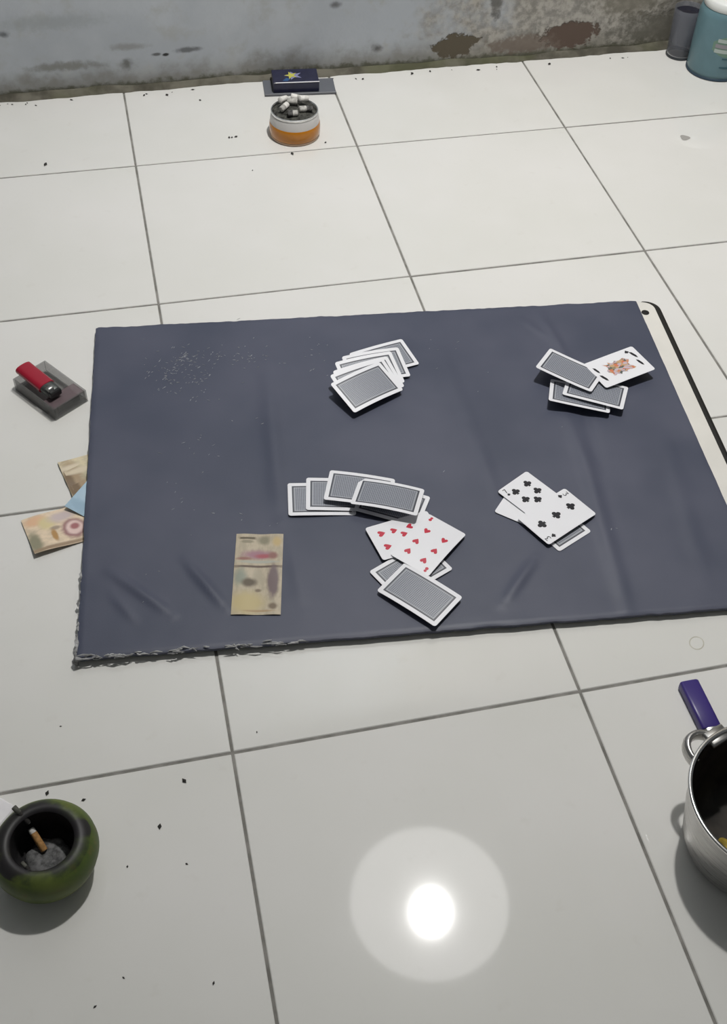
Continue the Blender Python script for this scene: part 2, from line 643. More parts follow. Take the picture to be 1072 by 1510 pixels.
vinyl = tag(vn.build('vinyl_sheet', M_VINYL, None, True, 50, loc=(BO[0], BO[1], 0), rot=(0, 0, BA)),
            'dark slate blue vinyl sheet with creases, stretched over the white board', 'vinyl sheet')

# frayed backing threads along the near-left edges
fr = MB()
rnd = random.Random(3)
for k in range(70):
    s = rnd.random() ** 1.6 * 0.27
    y = -0.0005 + rnd.uniform(-0.0015, 0.003)
    z = rnd.uniform(0.008, 0.0142)
    l = rnd.uniform(0.004, 0.016)
    fr.tube([(s, y, z), (s + l * 0.5, y + rnd.uniform(-.0015, .0015), z + rnd.uniform(-.001, .0022)), (s + l, y + rnd.uniform(-.002, .002), z + rnd.uniform(-.002, .001))], [0.0006, 0.0011, 0.0004], 5)
for k in range(30):
    s = rnd.random() ** 1.5 * 0.13
    x = -0.0005 + rnd.uniform(-0.0015, 0.001)
    z = rnd.uniform(0.007, 0.0135)
    l = rnd.uniform(0.004, 0.014)
    fr.tube([(x, s, z), (x + rnd.uniform(-.0012, .001), s + l * 0.5, z + 0.001), (x, s + l, z)], [0.0006, 0.0012, 0.0004], 5)
tag(fr.build('frayed_edge', plain('frayed_backing', (0.36, 0.36, 0.36), 0.9, grain=0.4, gscale=90), vinyl), 'pale frayed backing threads', kind='stuff')
kn = MB()
kn.tube([(-0.001, 0.0, 0.001), (-0.002, -0.001, 0.008), (0.001, -0.002, 0.014), (0.008, -0.002, 0.012)], [0.002, 0.0035, 0.003, 0.001], 8)
tag(kn.build('torn_corner', plain('torn_backing', (0.30, 0.30, 0.30), 0.9, grain=0.5, gscale=120), vinyl, True), 'torn grey corner of the sheet')


def on_mat(x, y):
    ca, sa = math.cos(BA), math.sin(BA)
    dx, dy = x - BO[0], y - BO[1]
    return VZ + vinyl_h(dx * ca + dy * sa, -dx * sa + dy * ca)


# pale flakes scattered on the vinyl
fl = MB()
rnd = random.Random(11)
spots = [(0.012, 0.632, 0.026, 95), (0.033, 0.650, 0.012, 26), (-0.005, 0.590, 0.012, 12), (0.03, 0.600, 0.010, 16), (0.122, 0.635, 0.016, 26), (0.075, 0.655, 0.014, 10),
         (0.045, 0.56, 0.012, 8), (0.214, 0.636, 0.02, 8), (0.02, 0.46, 0.03, 10), (-0.015, 0.40, 0.02, 5), (0.0, 0.345, 0.03, 5), (-0.05, 0.25, 0.02, 3), (0.39, 0.59, 0.03, 5), (0.085, 0.31, 0.03, 4), (0.5215, 0.2178, 0.003, 2), (0.3, 0.45, 0.12, 8), (0.15, 0.6, 0.1, 14)]
for (x, y, s, k) in spots:
    for _ in range(k):
        fx, fy = rnd.gauss(x, s), rnd.gauss(y, s * 0.8)
        z = on_mat(fx, fy)
        l, wd, an = rnd.uniform(0.0008, 0.0032), rnd.uniform(0.0003, 0.0007), rnd.uniform(0.2, 1.0) * (1 if rnd.random() < .6 else -1)
        ca, sa = math.cos(an), math.sin(an)
        pts = [(-l, 0), (-l * .3, -wd), (l * .7, -wd * .6), (l, 0), (l * .2, wd)]
        base = [(fx + ca * a_ - sa * b_, fy + sa * a_ + ca * b_) for a_, b_ in pts]
        vv = [(a_, b_, z + 0.0001) for a_, b_ in base] + [(a_, b_, z + 0.0004) for a_, b_ in base]
        fl.add(vv, [(5, 6, 7, 8, 9)] + [(i, (i + 1) % 5, 5 + (i + 1) % 5, 5 + i) for i in range(5)])
tag(fl.build('pale_flakes', plain('pale_flake', (0.26, 0.27, 0.29), 0.8, grain=0.3, gscale=200)),
    'tiny pale flakes scattered on the far left of the dark vinyl', 'flakes', kind='stuff')

# ============================================================ PLAYING CARDS
L, W, RC = 0.0865, 0.057, 0.0034
M_WHITE = plain('card_stock', (0.80, 0.80, 0.83), 0.43, spec=0.8)
n = Nodes('card_back')
uv = n.coord('UV')
sp = n.new('ShaderNodeSeparateXYZ')
n.link(uv, sp.inputs[0])
U_ = n.math('MULTIPLY', n.math('SUBTRACT', sp.outputs[0], 0.5), L * 1000)
V_ = n.math('MULTIPLY', n.math('SUBTRACT', sp.outputs[1], 0.5), W * 1000)
du = n.math('SUBTRACT', L * 500, n.math('ABSOLUTE', U_))
dv = n.math('SUBTRACT', W * 500, n.math('ABSOLUTE', V_))
d = n.math('MINIMUM', du, dv)
inside = n.smooth(d, 5.2, 5.7)
frame = n.math('MULTIPLY', inside, n.smooth(d, 7.6, 8.2, 1.0, 0.0))
gap = n.math('MULTIPLY', n.smooth(d, 7.6, 8.0), n.smooth(d, 8.6, 9.0, 1.0, 0.0))
s1 = n.math('SINE', n.math('MULTIPLY', n.math('ADD', U_, V_), 1.35))
s2 = n.math('SINE', n.math('MULTIPLY', n.math('SUBTRACT', U_, V_), 1.35))
lat = n.smooth(n.math('MULTIPLY', s1, s2), -0.25, 0.25)
rr = n.math('SQRT', n.math('ADD', n.math('MULTIPLY', U_, U_), n.math('MULTIPLY', V_, V_)))
ring = n.smooth(n.math('SINE', n.math('MULTIPLY', rr, 0.9)), -0.3, 0.3, 0.0, 0.03)
dark, pale = (0.10, 0.11, 0.14), (0.40, 0.42, 0.47)
c0 = n.mix(n.math('ADD', n.math('MULTIPLY', lat, 0.75), ring, clamp=True), dark, pale)
c0 = n.mix(frame, c0, n.mix(lat, (0.025, 0.028, 0.04), (0.07, 0.075, 0.10)))
c0 = n.mix(n.math('MULTIPLY', gap, 0.6), c0, (0.55, 0.57, 0.60))
c0 = n.mix(inside, (0.80, 0.80, 0.83), c0)
n.set(Base_Color=c0, Roughness=0.43)
n.b.inputs['Specular IOR Level'].default_value = 0.8
M_BACK = n.m
M_RED = plain('red_ink', (0.55, 0.03, 0.06), 0.3)
M_BLACK = plain('black_ink', (0.012, 0.012, 0.018), 0.3)
n = Nodes('court_print')
uv = n.coord('UV')
vo = n.new('ShaderNodeTexVoronoi')
vo.inputs['Scale'].default_value = 9.0
n.link(uv, vo.inputs['Vector'])
sp = n.new('ShaderNodeSeparateColor')
n.link(vo.outputs['Color'], sp.inputs[0])
cc = n.mix(n.smooth(sp.outputs[0], 0.35, 0.5), (0.62, 0.20, 0.10), (0.55, 0.36, 0.20))
cc = n.mix(n.smooth(sp.outputs[1], 0.70, 0.78), cc, (0.10, 0.13, 0.10))
cc = n.mix(n.smooth(sp.outputs[2], 0.72, 0.78), cc, (0.55, 0.45, 0.52))
n.set(Base_Color=cc, Roughness=0.3)
M_COURT = n.m


def zfun(bend):
    ll, lr, arch, roll = bend

    def z(u, v):
        s, t = 0.5 - u / L, 0.5 + u / L
        return ll * max(0, s) ** 1.6 + lr * max(0, t) ** 1.6 + arch * (1 - (2 * u / L) ** 2) + (roll * (0.5 + v / W) if roll >= 0 else -roll * (0.5 - v / W))
    return z


def card_mesh(name, zf, face_up):
    b_ = MB()
    us = []
    for k in range(6):
        us.append(-L / 2 + RC * (1 - math.cos(math.pi / 2 * k / 5)))
    for k in range(1, 14):
        us.append(-L / 2 + RC + (L - 2 * RC) * k / 14)
    us += [-x for x in us[:6][::-1]]
    th = 0.00035
    NR = 4
    top, bot = [], []
    for u in us:
        d_ = min(L / 2 - abs(u), RC)
        hw = W / 2 - (RC - math.sqrt(max(0, RC * RC - (RC - d_) ** 2)))
        for k in range(NR + 1):
            v = -hw + 2 * hw * k / NR
            top.append((u, v, zf(u, v) + th))
            bot.append((u, v, zf(u, v)))
    o_ = b_.add(top, [])
    for k, p_ in enumerate(top):
        b_.uv[k] = (p_[0] / L + 0.5, p_[1] / W + 0.5)
    b_.v += bot
    nt = len(top)
    R_ = NR + 1
    for i in range(len(us) - 1):
        for k in range(NR):
            q_ = (i * R_ + k, (i + 1) * R_ + k, (i + 1) * R_ + k + 1, i * R_ + k + 1)
            b_.f.append(q_); b_.mi.append(0 if face_up else 1)
            b_.f.append(tuple(nt + x for x in reversed(q_))); b_.mi.append(1 if face_up else 0)
        for k, sgn in ((0, 1), (NR, -1)):
            q_ = (i * R_ + k, nt + i * R_ + k, nt + (i + 1) * R_ + k, (i + 1) * R_ + k)
            b_.f.append(q_ if sgn > 0 else tuple(reversed(q_))); b_.mi.append(0)
    for i, sgn in ((0, 1), (len(us) - 1, -1)):
        for k in range(NR):
            q_ = (i * R_ + k, i * R_ + k + 1, nt + i * R_ + k + 1, nt + i * R_ + k)
            b_.f.append(q_ if sgn > 0 else tuple(reversed(q_))); b_.mi.append(0)
    return b_.build(name, [M_WHITE, M_BACK], None, True, 50)


def circ(cx, cy, r, k=12):
    return [(cx + r * math.cos(2 * math.pi * i / k), cy + r * math.sin(2 * math.pi * i / k)) for i in range(k)]


CLUB = [circ(0, 0.30, 0.27), circ(-0.29, -0.06, 0.27), circ(0.29, -0.06, 0.27), [(-0.06, 0.1), (-0.18, -0.5), (0.18, -0.5), (0.06, 0.1)], circ(0, 0.06, 0.14, 8)]
HEART = [[(0, -0.5), (0.30, -0.15), (0.47, 0.12), (0.47, 0.32), (0.33, 0.46), (0.15, 0.44), (0, 0.27), (-0.15, 0.44), (-0.33, 0.46), (-0.47, 0.32), (-0.47, 0.12), (-0.30, -0.15)]]
DIGIT = {
    '3': [[(-.30, .50), (.30, .50), (.30, .38), (-.30, .38)], [(.14, .38), (.30, .38), (.06, .08), (-.10, .08)], [(-.10, .12), (.14, .12), (.32, -.05), (.10, -.02)], [(.16, -.02), (.32, -.05), (.32, -.34), (.16, -.30)], [(.32, -.34), (.10, -.50), (.06, -.38), (.16, -.30)], [(.10, -.50), (-.30, -.42), (-.26, -.32), (.06, -.38)]],
    '7': [[(-.30, .50), (.30, .50), (.30, .36), (-.30, .36)], [(.12, .38), (.30, .38), (.02, -.50), (-.16, -.50)]],
    '8': [circ(0, .25, .24), circ(0, -.22, .28)],
    '5': [[(-.28, .5), (.28, .5), (.28, .38), (-.28, .38)], [(-.28, .4), (-.14, .4), (-.14, .0), (-.28, .0)], circ(0, -.2, .29)],
}


def stamp(card, zf, polys, u, v, size, mat, rot=0.0, name='pip', lift=0.00042):
    b_ = MB()
    ca, sa = math.cos(rot), math.sin(rot)
    for k, pl in enumerate(polys):
        pts = []
        for (x, y) in pl:
            px, py = u + size * (ca * x - sa * y), v + size * (sa * x + ca * y)
            pts.append((px, py, zf(px, py) + lift + 0.000012 * k))
        b_.add(pts, [tuple(range(len(pts)))])
    return b_.build(name, mat, card)


def card(x, y, deg, z, label, group, bend=(0, 0, 0, 0), face=None):
    zf = zfun(bend)
    ob = card_mesh('playing_card', zf, face is not None)
    ob.location = (x, y, z)
    ob.rotation_euler = (0, 0, math.radians(deg))
    tag(ob, label, 'playing card', group)
    for it in (face or []):
        kind, u, v, size, rot = it
        if kind == 'club':
            stamp(ob, zf, CLUB, u, v, size, M_BLACK, rot)
        elif kind == 'heart':
            stamp(ob, zf, HEART, u, v, size, M_RED, rot)
        elif kind[0] == '#':
            stamp(ob, zf, DIGIT[kind[1]], u, v, size, M_BLACK if kind[2] == 'k' else M_RED, rot, 'index')
        elif kind == 'stroke':
            stamp(ob, zf, [[(-.5, -.08), (-.1, -.14), (.3, -.10), (.5, .02), (.2, .12), (-.3, .10)]], u, v, size, M_BLACK, rot, 'index')
        elif kind == 'court':
            b_ = MB()
            nn = 8
            for i in range(nn + 1):
                for j in range(nn + 1):
                    k_ = 0.80 + 0.20 * math.sin(9 * i + 5 * j)
                    uu, v2 = 0.044 * (i / nn - .5), 0.030 * (j / nn - .5)
                    if i in (0, nn) or j in (0, nn):
                        uu *= k_; v2 *= k_
                    b_.uv[len(b_.v)] = (i / nn, j / nn)
                    b_.v.append((uu, v2, zf(uu, v2) + 0.00042))
            for i in range(nn):
                for j in range(nn):
                    b_.f.append((i * (nn + 1) + j, (i + 1) * (nn + 1) + j, (i + 1) * (nn + 1) + j + 1, i * (nn + 1) + j + 1)); b_.mi.append(0)
            b_.build('court_figure', M_COURT, ob)
    return ob


mz = 0.0126
G1 = 'cards fanned in the far pile'
card(0.3071, 0.5906, 13.1, mz, 'face-down playing card at the very bottom of the far fanned pile, sticking out furthest', G1, (0.003, 0.002, 0.002, 0.004))
card(0.2906, 0.5719, 5.5, mz + .0012, 'face-down playing card second from the bottom of the far fanned pile', G1, (0.004, 0.002, 0.003, 0.008))
card(0.2779, 0.5573, 8.0, mz + .0024, 'face-down playing card third from the bottom of the far fanned pile', G1, (0.004, 0.002, 0.003, 0.012))
card(0.2729, 0.5426, 13.6, mz + .0036, 'face-down playing card third from the top of the far fanned pile', G1, (0.004, 0.002, 0.003, 0.012))
card(0.2681, 0.5362, 17.1, mz + .0048, 'face-down playing card just beneath the top one of the far fanned pile', G1, (0.004, 0.002, 0.003, 0.012))
card(0.2663, 0.5238, 24.6, mz + .0060, 'face-down playing card on top of the far fanned pile, patterned corner showing', G1, (0.004, 0.002, 0.003, 0.012))

G2 = 'cards at the far right of the mat'
card(0.5600, 0.4580, -23.2, mz, 'face-down playing card lowest of the far right group, its left end curled up', G2, (0.007, 0.0, 0.001, -0.009))
card(0.5843, 0.4612, -30.0, mz + .0050, 'face-down playing card lying just under the court card and the upper left card', G2, (0.004, 0.001, 0.001, -0.006))
card(0.5600, 0.5030, -41.2, mz + .0090, 'face-down playing card at the upper left of the far right group', G2, (0.010, 0.002, 0.001, -0.006))
card(0.6340, 0.5000, 15.1, mz + .0120, 'face-up court card with an orange and red figure near the far right corner', G2, (0.001, 0.004, 0.001, 0),
     [('court', 0, 0, 1, 0), ('stroke', 0.034, 0.012, 0.017, math.radians(-75)), ('stroke', 0.033, -0.006, 0.016, math.radians(-80)), ('stroke', -0.033, -0.010, 0.017, math.radians(-75)),
      ('stroke', -0.034, 0.008, 0.015, math.radians(-80)), ('club', 0.028, 0.021, 0.006, 0)])

G3 = 'cards spread in the middle row'
card(0.1648, 0.3375, -8.6, mz, 'face-down playing card at the left end of the middle row', G3, (0.003, 0, 0.001, 0))
card(0.1890, 0.3400, -11.1, mz + .0012, 'face-down playing card second from the left in the middle row', G3, (0.003, 0, 0.001, 0))
card(0.2524, 0.3114, -31.0, mz + .0014, 'face-down playing card lowest at the right end of the middle row, nearly covered', G3, (0.002, 0.001, 0.001, 0))
card(0.2158, 0.3399, -20.0, mz + .0028, 'face-down playing card third from the left in the middle row, pale with glare', G3, (0.004, 0.001, 0.0025, -0.004))
card(0.2475, 0.3165, -25.0, mz + .0055, 'face-down playing card topmost at the right end of the middle row', G3, (0.001, 0.001, 0.003, -0.010))

G4 = 'cards in the near heap'
card(0.2498, 0.1999, 24.9, mz, 'face-down playing card under the heart cards, its corners poking out on both sides', G4, (0.002, 0.001, 0.001, 0))
R90 = math.radians(90)
card(0.2560, 0.2552, 10.7, mz + .0016, 'face-up heart card at the left, half under the other heart card', G4, (0.003, 0.001, 0.001, 0),
     [('heart', -0.0272, 0.0124, 0.010, R90), ('heart', -0.0283, -0.0101, 0.010, R90), ('heart', -0.0105, 0.0116, 0.009, R90), ('heart', -0.0004, 0.0020, 0.009, R90), ('heart', 0.0104, 0.0112, 0.009, -R90)])
card(0.2802, 0.2331, 41.8, mz + .0034, 'face-up heart card lying on top of the other heart card in the near heap', G4, (0.002, 0.001, 0.003, 0.001),
     [('heart', -0.0255, 0.0135, 0.009, R90), ('heart', -0.0262, -0.0105, 0.009, R90), ('heart', -0.0068, 0.0140, 0.009, R90), ('heart', -0.0060, -0.0130, 0.009, R90),
      ('heart', 0.0150, 0.0130, 0.009, -R90), ('heart', 0.0150, -0.0130, 0.009, -R90), ('#8r', -0.0365, -0.0205, 0.008, R90), ('#8r', 0.0365, 0.0205, 0.008, -R90)])
card(0.2498, 0.1591, -50.5, mz + .0040, 'face-down playing card nearest the camera, its whole dark patterned back showing', G4, (0.001, 0.002, 0.002, 0))

G5 = 'cards in the club pile'
card(0.4300, 0.2662, -42.1, mz + .0009, 'blank-looking playing card whose corner shows at the left of the club pile', G5, (0, 0, 0, 0), [])
card(0.4471, 0.2456, -64.6, mz, 'face-down playing card at the near end of the club pile under the three of clubs', G5, (0, 0, 0, 0))
card(0.4385, 0.2825, -60.1, mz + .0022, 'face-up club card at the far left end of the club pile, many pips', G5, (0.001, 0.0005, 0.0, 0),
     [('club', -0.0270, 0.0120, 0.0105, R90), ('club', -0.0270, -0.0105, 0.0105, R90), ('club', -0.0100, 0.0130, 0.0105, R90), ('club', -0.0095, -0.0105, 0.0105, R90), ('club', 0.0008, 0.0013, 0.0105, R90),
      ('#7k', -0.0365, -0.0205, 0.007, R90), ('club', -0.0295, -0.0210, 0.004, R90)])
card(0.4543, 0.2481, 26.4, mz + .0042, 'face-up three of clubs on top of the club pile', G5, (0.001, 0.001, 0.001, 0),
     [('club', 0.0258, 0.0008, 0.0115, -R90), ('club', 0.0, 0.0012, 0.0115, -R90), ('club', -0.0258, 0.0012, 0.0115, R90), ('#3k', 0.0365, 0.0205, 0.008, -R90), ('club', 0.0275, 0.0215, 0.0055, -R90),
      ('#3k', -0.0365, -0.0205, 0.008, R90), ('club', -0.0275, -0.0212, 0.0055, R90)])

# ============================================================ BANKNOTES
def note(name, w, h, zf, mat, loc, deg, label, group, th=0.00025):
    b_ = MB()
    NX, NY = 28, 16
    for lay in (1, 0):
        for j in range(NY + 1):
            for i in range(NX + 1):
                x, y = w * (i / NX - .5), h * (j / NY - .5)
                b_.uv[len(b_.v)] = (i / NX, j / NY)
                b_.v.append((x, y, zf(i / NX, j / NY) + lay * th))
    R_ = NX + 1
    off = R_ * (NY + 1)
    for j in range(NY):
        for i in range(NX):
            q_ = (j * R_ + i, j * R_ + i + 1, (j + 1) * R_ + i + 1, (j + 1) * R_ + i)
            b_.f.append(q_); b_.mi.append(0)
            b_.f.append(tuple(off + k for k in reversed(q_))); b_.mi.append(0)
    for i in range(NX):
        b_.f.append((i + 1, i, off + i, off + i + 1)); b_.mi.append(0)
        k = NY * R_ + i
        b_.f.append((k, k + 1, off + k + 1, off + k)); b_.mi.append(0)
    for j in range(NY):
        k = j * R_
        b_.f.append((k, k + R_, off + k + R_, off + k)); b_.mi.append(0)
        k = j * R_ + NX
        b_.f.append((k + R_, k, off + k, off + k + R_)); b_.mi.append(0)
    ob = b_.build(name, mat, None, True, 60)
    ob.location = loc
    ob.rotation_euler = (0, 0, math.radians(deg))
    return tag(ob, label, 'banknote', group)


def P_(c):
    l = [min(1, v * 1.35) for v in lin(c)]
    g_ = sum(l) / 3
    return tuple(g_ + (v - g_) * 0.85 for v in l)


m_note = printed('tan_note_print', P_((160, 148, 125)), [
    (0.24, 0.945, 0.17, 0.014, P_((88, 78, 58)), 0.25, 1), (0.24, 0.90, 0.13, 0.02, P_((128, 120, 98)), 0.4),
    (0.60, 0.92, 0.12, 0.055, P_((120, 114, 92)), 0.5), (0.87, 0.90, 0.09, 0.06, P_((168, 146, 98)), 0.5),
    (0.48, 0.73, 0.30, 0.055, P_((140, 100, 112)), 0.6), (0.60, 0.715, 0.16, 0.025, P_((150, 72, 80)), 0.6), (0.20, 0.68, 0.16, 0.02, P_((132, 92, 82)), 0.6), (0.80, 0.72, 0.09, 0.045, P_((128, 88, 80)), 0.5),
    (0.50, 0.635, 0.42, 0.02, P_((150, 150, 138)), 0.4), (0.5, 0.572, 0.50, 0.014, P_((88, 72, 60)), 0.4, 1),
    (0.14, 0.45, 0.12, 0.09, P_((125, 130, 115)), 0.6), (0.50, 0.45, 0.10, 0.07, P_((150, 140, 118)), 0.6), (0.33, 0.385, 0.15, 0.05, P_((84, 73, 56)), 0.5),
    (0.82, 0.40, 0.12, 0.19, P_((100, 84, 84)), 0.35), (0.30, 0.14, 0.34, 0.13, P_((168, 152, 104)), 0.5), (0.52, 0.29, 0.06, 0.02, P_((110, 96, 76)), 0.5),
    (0.83, 0.10, 0.09, 0.035, P_((104, 88, 68)), 0.5), (0.55, 0.045, 0.3, 0.012, P_((150, 125, 88)), 0.5),
], 0.55, 0.05, 9.0)
note('banknote', 0.0588, 0.1265, lambda u, v: 0.0012 + 0.0022 * max(0, 1 - abs(v - 0.575) / 0.10) + 0.0006 * math.sin(9 * u),
     m_note, (0.0653, 0.2324, mz - 0.0008), -11.3, 'tan banknote with a crease across it, lying flat on the dark vinyl', 'banknotes')

m_a = printed('olive_note_print', P_((185, 172, 140)), [
    (0.10, 0.5, 0.08, 0.5, P_((150, 128, 98)), 0.5), (0.04, 0.40, 0.05, 0.45, P_((110, 90, 66)), 0.5), (0.25, 0.30, 0.10, 0.28, P_((140, 120, 92)), 0.6),
    (0.36, 0.62, 0.14, 0.25, P_((150, 148, 120)), 0.6), (0.30, 0.12, 0.09, 0.1, P_((120, 98, 76)), 0.5), (0.16, 0.80, 0.2, 0.06, P_((190, 176, 150)), 0.6)], 0.55, 0.06, 9.0)
note('banknote', 0.120, 0.082, lambda u, v: 0.0004 + (0.0022 * math.sin(v * 9) ** 2 + 0.004 * (0.35 - u)) * max(0, 1 - u / 0.35) if u < 0.35 else 0.0004,
     m_a, (-0.0975, 0.4545, 0.0), 13.6, 'olive tan banknote tucked under the left edge of the mat, beside the blue one', 'banknotes')
note('banknote', 0.115, 0.080, lambda u, v: 0.0010 + 0.0010 * max(0, 1 - u / 0.3),
     m_a, (-0.0945, 0.4490, 0.0), 16.0, 'cream note folded beneath the olive tan banknote at the mat edge', 'banknotes')

m_b = printed('orange_note_print', P_((196, 176, 148)), [
    (0.16, 0.85, 0.14, 0.12, P_((200, 158, 120)), 0.5), (0.06, 0.28, 0.08, 0.30, P_((128, 124, 100)), 0.5), (0.28, 0.72, 0.10, 0.16, P_((190, 175, 125)), 0.5), (0.36, 0.55, 0.07, 0.05, P_((145, 128, 108)), 0.5),
    (0.32, 0.36, 0.035, 0.16, P_((160, 120, 62)), 0.4), (0.48, 0.8, 0.16, 0.12, P_((176, 160, 158)), 0.6),
    (0.57, 0.42, 0.15, 0.26, P_((140, 100, 98)), 0.25), (0.58, 0.43, 0.105, 0.18, P_((200, 172, 164)), 0.25), (0.59, 0.46, 0.055, 0.08, P_((150, 90, 92)), 0.4), (0.3, 0.06, 0.6, 0.05, P_((140, 118, 92)), 0.6)], 0.5, 0.05, 8.0)


def zb(u, v):
    curl = max(0, 1 - u / 0.75)
    return 0.0006 + curl * (0.002 + 0.0075 * max(0, 0.5 - v) ** 1.2 * 1.5 + 0.002 * math.sin(7 * u)) if u < 0.75 else 0.0006


note('banknote', 0.100, 0.066, zb, m_b, (-0.1585, 0.3640, 0.0), 14.0, 'orange and cream banknote with a pink rosette, curled up beside the mat', 'banknotes')
m_c = printed('blue_note_print', P_((130, 160, 178)), [(0.3, 0.6, 0.3, 0.3, P_((145, 170, 186)), 0.6), (0.2, 0.2, 0.2, 0.15, P_((120, 150, 170)), 0.6)], 0.5, 0.05, 8.0)
note('banknote', 0.075, 0.055, lambda u, v: 0.0062 * max(0, 1 - u / 0.45) + 0.0010,
     m_c, (-0.1130, 0.3930, 0.0), -38.0, 'pale blue banknote corner showing between the two tan notes', 'banknotes')

# ============================================================ CLEAR BOX AND RED LIGHTER
n = Nodes('smoky_clear_plastic')
n.set(Base_Color=(0.62, 0.63, 0.62), Roughness=0.22)
n.b.inputs['Transmission Weight'].default_value = 0.55
n.b.inputs['IOR'].default_value = 1.2
M_CLEAR = n.m
M_SMOKE = plain('smoky_plastic', (0.20, 0.20, 0.195), 0.2, alpha=0.42)
box = tag(empty('plastic_box', (-0.1680, 0.6185, 0.0), math.radians(-54.5)), 'smoky clear plastic box without a lid, holding up the red lighter', 'box')
bl, bw, bh, bt = 0.092, 0.056, 0.021, 0.0022
mb = MB()
mb.box(-bl / 2, bl / 2, -bw / 2, bw / 2, 0.0, bt, bevel=0.0005)
mb.build('bottom', M_SMOKE, box)
for nm, a in (('side_wall', (-bl / 2, bl / 2, -bw / 2, -bw / 2 + bt)), ('side_wall', (-bl / 2, bl / 2, bw / 2 - bt, bw / 2)),
              ('end_wall', (-bl / 2, -bl / 2 + bt, -bw / 2 + bt, bw / 2 - bt)), ('end_wall', (bl / 2 - bt, bl / 2, -bw / 2 + bt, bw / 2 - bt))):
    mb = MB()
    mb.box(a[0], a[1], a[2], a[3], bt, bh, bevel=0.0006)
    mb.build(nm, M_SMOKE, box)
mb = MB()
mb.box(0.012, bl / 2 - 0.006, -0.018, 0.020, bt, 0.0135, bevel=0.002)
tag(mb.build('dark_insert', plain('dark_insert', (0.05, 0.035, 0.035), 0.5, grain=0.5, gscale=150), box), 'dark insert at the near end')
mb = MB()
mb.box(0.020, bl / 2 - 0.002, -0.026, 0.026, bh - 0.004, bh - 0.001, bevel=0.001)
mb.build('lip', plain('mauve_plastic', (0.20, 0.15, 0.16), 0.25, alpha=0.6), box)

lg = tag(empty('lighter', (-0.1775, 0.6165, 0.0285), math.radians(-55.0)), 'red lighter with a dark metal head, lying on the smoky plastic box', 'lighter')
lg.rotation_euler = (0, math.radians(2.5), math.radians(-55.0))


def oval(rx, ry, k=20, p=2.6):
    out = []
    for i in range(k):
        a_ = 2 * math.pi * i / k
        c1, s1 = math.cos(a_), math.sin(a_)
        out.append((rx * math.copysign(abs(c1) ** (2 / p), c1), ry * math.copysign(abs(s1) ** (2 / p), s1)))
    return out


def xtrude(mb_, secs, mi=0):
    o_ = len(mb_.v)
    k = len(secs[0][1])
    for x, sec in secs:
        mb_.v += [(x, a_, b_) for a_, b_ in sec]
    for i in range(len(secs) - 1):
        for j in range(k):
            j2 = (j + 1) % k
            mb_.f.append((o_ + i * k + j, o_ + i * k + j2, o_ + (i + 1) * k + j2, o_ + (i + 1) * k + j)); mb_.mi.append(mi)
    mb_.f.append(tuple(reversed([o_ + j for j in range(k)]))); mb_.mi.append(mi)
    mb_.f.append(tuple(o_ + (len(secs) - 1) * k + j for j in range(k))); mb_.mi.append(mi)


mb = MB()
xtrude(mb, [(-0.042, oval(0.0115, 0.0054)), (-0.041, oval(0.0128, 0.0066)), (0.012, oval(0.0128, 0.0066)), (0.0125, oval(0.0120, 0.0060))])
mb.build('fuel_body', plain('red_plastic', (0.33, 0.010, 0.028), 0.22, coat=0.3), lg, True)
mb = MB()
xtrude(mb, [(0.0125, oval(0.0112, 0.0060)), (0.016, oval(0.0112, 0.0060)), (0.030, oval(0.0105, 0.0058)), (0.031, oval(0.0095, 0.0050))])
hood = mb.build('metal_hood', plain('dark_steel', (0.10, 0.105, 0.10), 0.35, 0.8, grain=0.4, gscale=120), lg, True)
mb = MB()
mb.lathe([(0.0, -0.004), (0.0046, -0.004), (0.005, -0.003), (0.005, 0.003), (0.0046, 0.004), (0.0, 0.004)], 18, M=Matrix.Translation((0.026, -0.004, 0.006)) @ Matrix.Rotation(math.pi / 2, 4, 'X'))
mb.build('spark_wheel', plain('wheel_steel', (0.30, 0.30, 0.29), 0.35, 0.9), hood, True, 30)
mb = MB()
mb.box(0.029, 0.036, -0.010, 0.008, -0.003, 0.007, bevel=0.0015)
mb.build('thumb_key', plain('black_plastic', (0.012, 0.012, 0.012), 0.35), lg)

# ============================================================ CIGARETTE HELPER
M_FILTER = plain('cork_filter', (0.55, 0.32, 0.14), 0.7, grain=0.2, gscale=300)
M_PAPER = plain('cigarette_paper', (0.70, 0.68, 0.64), 0.75, grain=0.1, gscale=200)
M_ASH = plain('cigarette_ash', (0.09, 0.088, 0.085), 0.95, grain=0.6, gscale=220)


def butt(a, b_, filt, label, group, r=0.0038, mats=None, tip=True):
    a, b_ = Vector(a), Vector(b_)
    mf, mp = mats or (M_FILTER, M_PAPER)
    root = tag(empty('cigarette_butt', a), label, 'cigarette butt', group)
    d_ = b_ - a
    q_ = MB()
    q_.tube([(0, 0, 0), d_ * 0.02, d_ * filt], [r * 0.92, r, r], 14)
    q_.build('filter', mf, root, True, 50)
    q_ = MB()
    q_.tube([d_ * filt, d_ * 0.95, d_], [r * 0.99, r * 0.96, r * 0.80], 14)
    pp = q_.build('paper', mp, root, True, 50)
    if not tip:
        return root
    q_ = MB()
    q_.tube([d_ * 0.985, d_ * 1.03, d_ * 1.06], [r * 0.82, r * 0.7, r * 0.4], 10)
    q_.build('ash_tip', M_ASH, root, True, 50)
    return root


